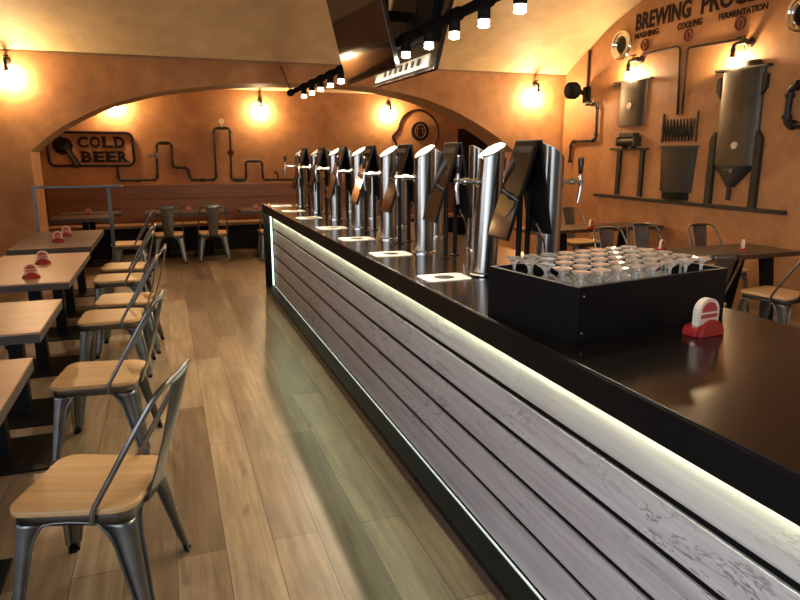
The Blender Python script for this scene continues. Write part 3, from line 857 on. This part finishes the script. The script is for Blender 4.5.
sign_row('COLD', -1.37, -0.61, 1.79, 1.985, ST); sign_row('BEER', -1.33, -0.575, 1.545, 1.735, ST)
mb = MB()
c = Vector((-1.60, 1.83))
for k in range(11):
    a = 2*PI*k/11; mb.lathe([(0.05,-0.035),(0.05,-0.002)], 12, (c.x+0.115*math.cos(a), YW, c.y+0.105*math.sin(a)), 'y')
mb.lathe([(0.13,-0.030),(0.13,-0.002)], 24, (c.x,YW,c.y), 'y')
W(mb, 'cap', M['paint'], sg)
W(MB().prism([(-1.60,YW-0.045,1.80),(-1.52,YW-0.045,1.86),(-1.335,YW-0.045,1.50),(-1.43,YW-0.045,1.44)], (0,0.04,0)), 'handle', M['tank_dark'], sg)
W(MB().prism([(-1.545,YW-0.052,1.74),(-1.515,YW-0.052,1.76),(-1.39,YW-0.052,1.52),(-1.42,YW-0.052,1.50)], (0,0.01,0)), 'handle_groove', M['gunmetal'], sg)

pr = thing('pipe_run', 'long iron pipe bending up and down the alcove wall', 'pipe', (0.6,YW,1.22))
yp = YW-0.05
path = [(-0.76,yp,1.47),(-0.76,yp,1.235),(-0.115,yp,1.235),(-0.085,yp,1.88),(0.17,yp,1.88),(0.16,yp,1.45),(0.43,yp,1.44),(0.45,yp,1.225),(0.905,yp,1.22),(0.92,yp,2.152),(1.205,yp,2.152),(1.18,yp,1.215),(1.45,yp,1.215),(1.46,yp,1.56),(1.76,yp,1.56),(1.765,yp,1.21),(3.0,yp,1.205)]
W(MB().tube(round_path(path, 0.06, 4), 0.020, 10), 'pipe', M['iron'], pr, smooth=True)
mb = MB()
for i in range(1, len(path)-1):
    p0 = Vector(path[i]);
    for q_ in (path[i-1], path[i+1]):
        d = (Vector(q_)-p0).normalized()*0.065
        W(MB().tube([p0+d*0.75, p0+d*1.35], 0.029, 10), 'fitting', M['iron'], pr, smooth=True)
for x, z in ((-0.45,1.235),(0.66,1.223),(1.06,2.152),(1.31,1.215),(1.61,1.56),(0.04,1.88)): W(MB().tube([(x-0.05,yp,z),(x+0.05,yp,z)], 0.031, 10), 'fitting', M['iron'], pr, smooth=True)
for x in (-0.3, 0.6, 1.32, 2.2):
    W(MB().tube([(x,yp,1.22),(x,YW-0.001,1.22)], 0.012, 8), 'wall_clip', M['iron'], pr)
W(MB().tube([(-0.095,yp-0.02,1.66),(-0.20,yp-0.02,1.66),(-0.24,yp-0.02,1.64)], 0.016, 8).tube([(-0.10,yp,1.61),(-0.10,yp,1.71)], 0.034, 10), 'lever_valve', M['gunmetal'], pr, smooth=True)
W(MB().tube([(1.06,yp,2.17),(1.06,yp,2.23)], 0.010, 8).lathe([(0.05,-0.01),(0.05,0.01)], 16, (1.06,yp,2.27), 'y'), 'gauge', M['mat_white'], pr, smooth=True)
W(MB().tube([(1.19,yp,1.66),(1.19,yp,1.76)], 0.036, 10).lathe([(0.06,-0.05),(0.06,-0.035),(0.02,-0.03),(0.02,0)], 14, (1.19,yp,1.71), 'y'), 'valve', M['red_paint'], pr, smooth=True)
W(MB().tube(round_path([(2.05,yp,1.22),(2.05,yp,1.33),(1.98,yp,1.36)],0.04), 0.018, 8), 'lever_valve', M['iron'], pr, smooth=True)

hd = thing('head_outline', 'dark outline of a head with a round disc on the alcove wall', 'wall art', (4.85,YW,2.1))
prof = [(4.50,1.62),(4.47,1.72),(4.52,1.80),(4.46,1.85),(4.47,1.90),(4.39,2.02),(4.41,2.07),(4.51,2.18),(4.55,2.32),(4.66,2.46),(4.85,2.545),(5.05,2.53),(5.24,2.42),(5.36,2.24),(5.38,2.02),(5.30,1.83),(5.22,1.62)]
W(MB().tube([(x,YW-0.020,z) for x,z in smooth_curve(prof,3)], 0.018, 8), 'outline', M['paint'], hd, smooth=True)
W(MB().lathe([(0.19,-0.03),(0.19,-0.002)], 32, (4.98,YW,2.14), 'y'), 'disc', M['paint'], hd)
W(MB().tube([(4.98+0.11*math.cos(a),YW-0.033,2.14+0.13*math.sin(a)) for a in [2*PI*k/24 for k in range(24)]], 0.008, 6, closed=True).tube([(4.92,YW-0.033,2.08),(4.92,YW-0.033,2.20),(5.03,YW-0.033,2.20),(5.03,YW-0.033,2.08)],0.007,6), 'disc_emblem', M['bench'], hd, smooth=True)

# ------------------------------------------------------------------ brewing mural on the right wall
TR = Matrix(((0,0,-1,0),(-1,0,0,0),(0,1,0,0),(0,0,0,1)))  # text right -> -Y, up -> Z, out -> -X
t = thing('mural_title', 'large dark BREWING PROCESS lettering across the top of the mural', 'lettering', (XR,8.03,3.37))
for body, yl, yr, z0, z1 in (('BREWING',8.03,7.0,3.372,3.60),('PROCESS',6.83,5.76,3.372,3.60)):
    o = text_obj(body, 'lettering', M['paint'], yl-yr, z1-z0, TR, t, 0.008, 0.035, 1.04); o.location = (-0.0005, yl-8.03, z0-3.37)
for body, nm, yl, yr, z0, z1, yr0 in (('MASHING','mashing_label',8.03,7.56,3.265,3.345,7.81),('COOLING','cooling_label',7.21,6.79,3.25,3.335,6.998),('FERMENTATION','fermentation_label',6.53,5.845,3.25,3.325,6.196)):
    root = thing(nm, 'small ' + body + ' lettering with a ring under the mural title', 'lettering', (XR,yl,z0))
    text_obj(body, 'lettering', M['paint'], yl-yr, z1-z0, TR, root, 0.008, 0.02, 1.02)
    rz_ = 3.162-z0
    MB().tube([(-0.010,yr0-yl+0.068*math.cos(a),rz_+0.068*math.sin(a)) for a in [2*PI*k/28 for k in range(28)]], 0.011, 8, closed=True).build('ring', M['red_paint'], root, smooth=True)
    MB().box(-0.010,-0.001,yr0-yl-0.008,yr0-yl+0.008,rz_-0.03,rz_+0.03).build('mark', M['red_paint'], root)

# painted feed lines
fl = thing('feed_lines', 'pair of thin dark lines running from the taps down to the coil', 'wall art', (XR,7.0,2.6))
xw = XR-0.014
W(MB().tube(round_path([(xw,7.80,3.04),(xw,7.12,3.05),(xw,7.06,2.19)],0.07), 0.013, 8), 'mash_line', M['paint'], fl, smooth=True)
W(MB().tube(round_path([(xw,6.10,2.98),(xw,6.99,3.01),(xw,6.985,2.19)],0.07), 0.013, 8), 'ferment_line', M['paint'], fl, smooth=True)

# mash tank
def bar_(mb, y0, y1, z0, z1, d, d0=0.001): return mb.box(XR-d, XR-d0, y0, y1, z0, z1)
def halfcyl(mb, yc, r, z0, z1, depth, n=16, r2=None):
    r2 = r2 or r
    ring = []
    for rr_, z in ((r, z0), (r2, z1)):
        ring.append([mb.bm.verts.new((XR-depth*math.sin(PI*j/n)-0.002, yc+rr_*math.cos(PI*j/n), z)) for j in range(n+1)])
    A, B = ring
    for j in range(n): mb.bm.faces.new((A[j],A[j+1],B[j+1],B[j]))
    mb.bm.faces.new((A[0],B[0],B[n],A[n])); mb.bm.faces.new(A[::-1]); mb.bm.faces.new(B); return mb
t = thing('mash_tank', 'small brushed steel mash tank cut-out on the mural', 'wall art', (XR,7.98,2.1))
W(halfcyl(MB(), 7.98, 0.285, 2.10, 2.70, 0.07), 'tank', M['tank'], t, smooth=True)
W(bar_(MB(), 7.58, 8.36, 2.70, 2.722, 0.06), 'lid', M['tank_dark'], t)
W(MB().tube([(XR-0.03,7.56,2.71),(XR-0.03,7.70,2.71)],0.012,8).tube([(XR-0.03,8.26,2.67),(XR-0.03,8.42,2.67)],0.012,8), 'handles', M['tank_dark'], t)
W(halfcyl(MB(), 7.98, 0.275, 2.085, 2.10, 0.07), 'foot', M['tank_dark'], t)
W(MB().lathe([(0.045,-0.082),(0.045,-0.06)], 16, (XR,7.96,2.36), 'x'), 'badge', M['mat_white'], t)
t = thing('burner_stand', 'dark burner stand with a small motor under the mash tank', 'wall art', (XR,7.95,1.1))
W(bar_(MB(), 7.56, 8.36, 1.745, 1.775, 0.05), 'top_bar', M['tank_dark'], t)
for a in (7.66, 8.16): W(bar_(MB(), a-0.035, a+0.035, 1.10, 1.745, 0.04), 'leg', M['tank_dark'], t)
mb = MB(); 
W(MB().tube([(XR-0.064,7.75,1.865),(XR-0.064,8.12,1.865)], 0.058, 14), 'motor', M['tank_dark'], t, smooth=True)
W(bar_(MB(), 7.73,7.77,1.80,1.93,0.12).box(XR-0.12,XR-0.001,8.10,8.14,1.80,1.93).box(XR-0.11,XR-0.001,7.78,8.09,1.93,1.985), 'flanges', M['tank_dark'], t)
W(bar_(MB(), 7.83,7.87,1.77,1.82,0.08).box(XR-0.08,XR-0.001,8.02,8.06,1.77,1.82), 'feet', M['tank_dark'], t)
# cooling coil
t = thing('cooling_coil', 'zigzag dark cooling coil above the pot cut-out', 'wall art', (XR,7.0,1.95))
pts = []
for k in range(10):
    y = 7.28 - k*0.058; pts += [(XR-0.018, y, 1.86), (XR-0.03, y-0.02, 2.13)]
W(MB().tube(pts, 0.012, 8), 'coil', M['tank_dark'], t, smooth=True)
pts = []
for k in range(9):
    y = 7.27 - k*0.06; pts += [(XR-0.05, y-0.03, 1.93), (XR-0.05, y, 2.03)]
W(MB().tube(pts, 0.015, 8), 'coil', M['tank_dark'], t, smooth=True)
for y in (7.31, 6.70): W(bar_(MB(), y-0.008, y+0.008, 1.84, 2.22, 0.02), 'end_rod', M['tank_dark'], t)
# pot
t = thing('boil_pot', 'dark steel pot cut-out standing on the mural shelf', 'wall art', (XR,6.98,1.1))
W(halfcyl(MB(), 6.98, 0.285, 1.20, 1.775, 0.09, r2=0.315), 'pot', M['tank_dark'], t, smooth=True)
W(halfcyl(MB(), 6.98, 0.355, 1.775, 1.80, 0.10), 'rim', M['tank'], t)
W(halfcyl(MB(), 6.98, 0.24, 1.10, 1.20, 0.08), 'foot', M['black'], t)
# fermenter
t = thing('fermenter', 'tall conical steel fermenter cut-out on two legs', 'wall art', (XR,6.05,1.1))
W(halfcyl(MB(), 6.06, 0.30, 1.56, 2.64, 0.10), 'tank', M['tank'], t, smooth=True)
W(halfcyl(MB(), 6.06, 0.045, 1.31, 1.56, 0.10, r2=0.30), 'cone', M['tank_dark'], t, smooth=True)
W(bar_(MB(), 5.68, 6.42, 2.64, 2.665, 0.09), 'lid', M['tank_dark'], t)
W(halfcyl(MB(), 6.0, 0.20, 2.665, 2.73, 0.07, r2=0.15), 'dome', M['tank'], t, smooth=True)
for s in (-1, 1):
    yo = 6.06 + s*0.33
    W(MB().prism([(XR-0.05,yo-0.045,1.086),(XR-0.05,yo+0.045,1.086),(XR-0.05,yo+0.045,1.86),(XR-0.05,yo+0.045-(0.06 if s>0 else 0),1.95),(XR-0.05,yo-0.045+(0.06 if s<0 else 0),1.95),(XR-0.05,yo-0.045,1.86)], (0.049,0,0)), 'leg', M['tank_dark'], t)
    W(MB().prism([(XR-0.05,6.06+s*0.29,2.34),(XR-0.05,6.06+s*0.35,2.42),(XR-0.05,6.06+s*0.35,2.56),(XR-0.05,6.06+s*0.29,2.58)], (0.049,0,0)), 'side_handle', M['tank_dark'], t)
W(MB().tube([(XR-0.05,6.06,1.36),(XR-0.05,6.06,1.15)], 0.028, 10), 'outlet', M['tank_dark'], t, smooth=True)
W(MB().tube([(XR-0.115,6.00,1.50),(XR-0.115,6.12,1.51)], 0.010, 8).lathe([(0.03,-0.12),(0.03,-0.06)], 12, (XR,6.0,1.50), 'x'), 'valve', M['gunmetal'], t, smooth=True)
W(MB().lathe([(0.042,-0.115),(0.042,-0.09)], 16, (XR,6.0,1.79), 'x'), 'badge', M['mat_white'], t)
# mural shelf
sh = MB().box(XR-0.06, XR, 5.28, 8.68, 1.045, 1.085).build('mural_shelf', M['tank_dark'], bevel=0.003)
tag(sh, 'narrow dark shelf rail under the mural tanks', 'shelf')

# round porthole speakers
def porthole(lab, y, z, r):
    root = thing('porthole_vent', lab, 'vent', (XR,y,z))
    MB().lathe([(r,0.0),(r,-0.03),(r*0.93,-0.05),(r*0.80,-0.055),(r*0.74,-0.04),(r*0.6,-0.045),(r*0.5,-0.02),(r*0.5,0.0)], 36, (0,0,0), 'x').build('rim', M['chrome'], root, smooth=True)
    MB().lathe([(r*0.5,-0.004),(r*0.5,-0.018),(0,-0.019)], 28, (0,0,0), 'x').build('dark_centre', M['black'], root)
    return root
porthole('round polished metal porthole left of the mural title', 8.29, 3.225, 0.215)
porthole('round polished metal porthole at the right photo edge', 5.38, 3.12, 0.20)

# loudspeaker and pipes
sp = thing('wall_speaker', 'round black speaker on an arm in the wall corner', 'speaker', (XR,9.06,2.66))
W(MB().lathe([(0.0,-0.36),(0.10,-0.355),(0.125,-0.33),(0.13,-0.22),(0.10,-0.17),(0.05,-0.15),(0.0,-0.15)], 24, (XR,9.10,2.66), 'x'), 'drum', M['black_metal'], sp, smooth=True)
W(MB().tube([(XR-0.16,9.10,2.66),(XR,9.06,2.60)], 0.035, 10).box(XR-0.05,XR,8.99,9.13,2.48,2.72), 'bracket', M['black_metal'], sp)
dp = tag(MB().box(XR-0.03, XR, 9.045, 9.08, 2.70, 3.27).build('cable_duct', M['paint']), 'thin dark cable duct rising above the round speaker', 'duct')
def pipe_thing(lab, pts, r, yc):
    root = thing('corner_pipe', lab, 'pipe', (XR,)+yc)
    W(MB().tube(round_path(pts, 0.07, 4), r, 10), 'pipe', M['iron'], root, smooth=True)
    mb = MB()
    mid = (Vector(pts[1])+Vector(pts[2]))/2
    W(MB().tube([mid, (XR-0.001, mid.y, mid.z)], 0.012, 8), 'wall_clip', M['iron'], root)
    for i in range(1, len(pts)-1):
        p0 = Vector(pts[i])
        for q_ in (pts[i-1], pts[i+1]):
            d = (Vector(q_)-p0).normalized()
            W(MB().tube([p0+d*0.06, p0+d*0.10], r*1.5, 10), 'fitting', M['iron'], root, smooth=True)
    for a, b_ in ((pts[0], pts[1]), (pts[-1], pts[-2])):
        a, b_ = Vector(a), Vector(b_); d = (b_-a).normalized(); W(MB().tube([a, a+d*0.05], r*1.5, 10), 'fitting', M['iron'], root, smooth=True)
    return root
xp = XR-0.045
pipe_thing('bent iron pipe stepping down under the round speaker', [(xp,8.98,2.46),(xp,8.92,2.46),(xp,8.74,2.46),(xp,8.72,1.90),(xp,9.38,1.885),(xp,9.39,1.55)], 0.022, (9.0,2.2))
pipe_thing('thick bent iron pipe at the right photo edge', [(xp,5.15,2.44),(xp,5.40,2.38),(xp,5.40,2.0),(xp,5.05,1.98)], 0.036, (5.3,2.2))

# ------------------------------------------------------------------ camera, world, view
cam = bpy.data.cameras.new('camera'); co = bpy.data.objects.new('camera', cam); COL.objects.link(co)
F = 647.0; cam.sensor_fit = 'HORIZONTAL'; cam.sensor_width = 36.0; cam.lens = F*36/800
u0, v0 = 162.4-400, 153.3-300
Yc = Vector((u0, v0, F)).normalized()
Uc = Vector((1000, 0, 0)).cross(Yc); Uc = (Vector((1000,0,0))).cross(Yc); Uc.normalize()
if Uc.y > 0: Uc = -Uc
Xc = Yc.cross(Uc)
# rows give world axes in image-camera coordinates (x right, y down, z forward)
right = Vector((Xc.x, Yc.x, Uc.x)); down = Vector((Xc.y, Yc.y, Uc.y)); fwd = Vector((Xc.z, Yc.z, Uc.z))
R = Matrix((right, -down, -fwd)).transposed()
co.matrix_world = Matrix.Translation((0,0,H)) @ R.to_4x4()
cam.clip_start = 0.02
SC.camera = co

w = bpy.data.worlds.new('world'); SC.world = w; w.use_nodes = True
bg = w.node_tree.nodes.get('Background') or w.node_tree.nodes.new('ShaderNodeBackground')
wn = w.node_tree
tc = wn.nodes.new('ShaderNodeTexCoord'); sx = wn.nodes.new('ShaderNodeSeparateXYZ'); wn.links.new(tc.outputs['Generated'], sx.inputs[0])
mr = wn.nodes.new('ShaderNodeMapRange'); mr.inputs['From Min'].default_value = -0.1; mr.inputs['From Max'].default_value = -0.8
mr.inputs['To Min'].default_value = 0.12; mr.inputs['To Max'].default_value = 4.6
wn.links.new(sx.outputs[0], mr.inputs['Value']); wn.links.new(mr.outputs[0], bg.inputs[1])
bg.inputs[0].default_value = (0.82, 0.89, 1.0, 1)

vs = SC.view_settings
vs.view_transform = 'Standard'; vs.look = 'None'; vs.gamma = 1.0; vs.exposure = 0.12; vs.use_curve_mapping = False
SC.cycles.use_denoising = True
SC.cycles.max_bounces = 8; SC.cycles.diffuse_bounces = 4; SC.cycles.sample_clamp_indirect = 6.0
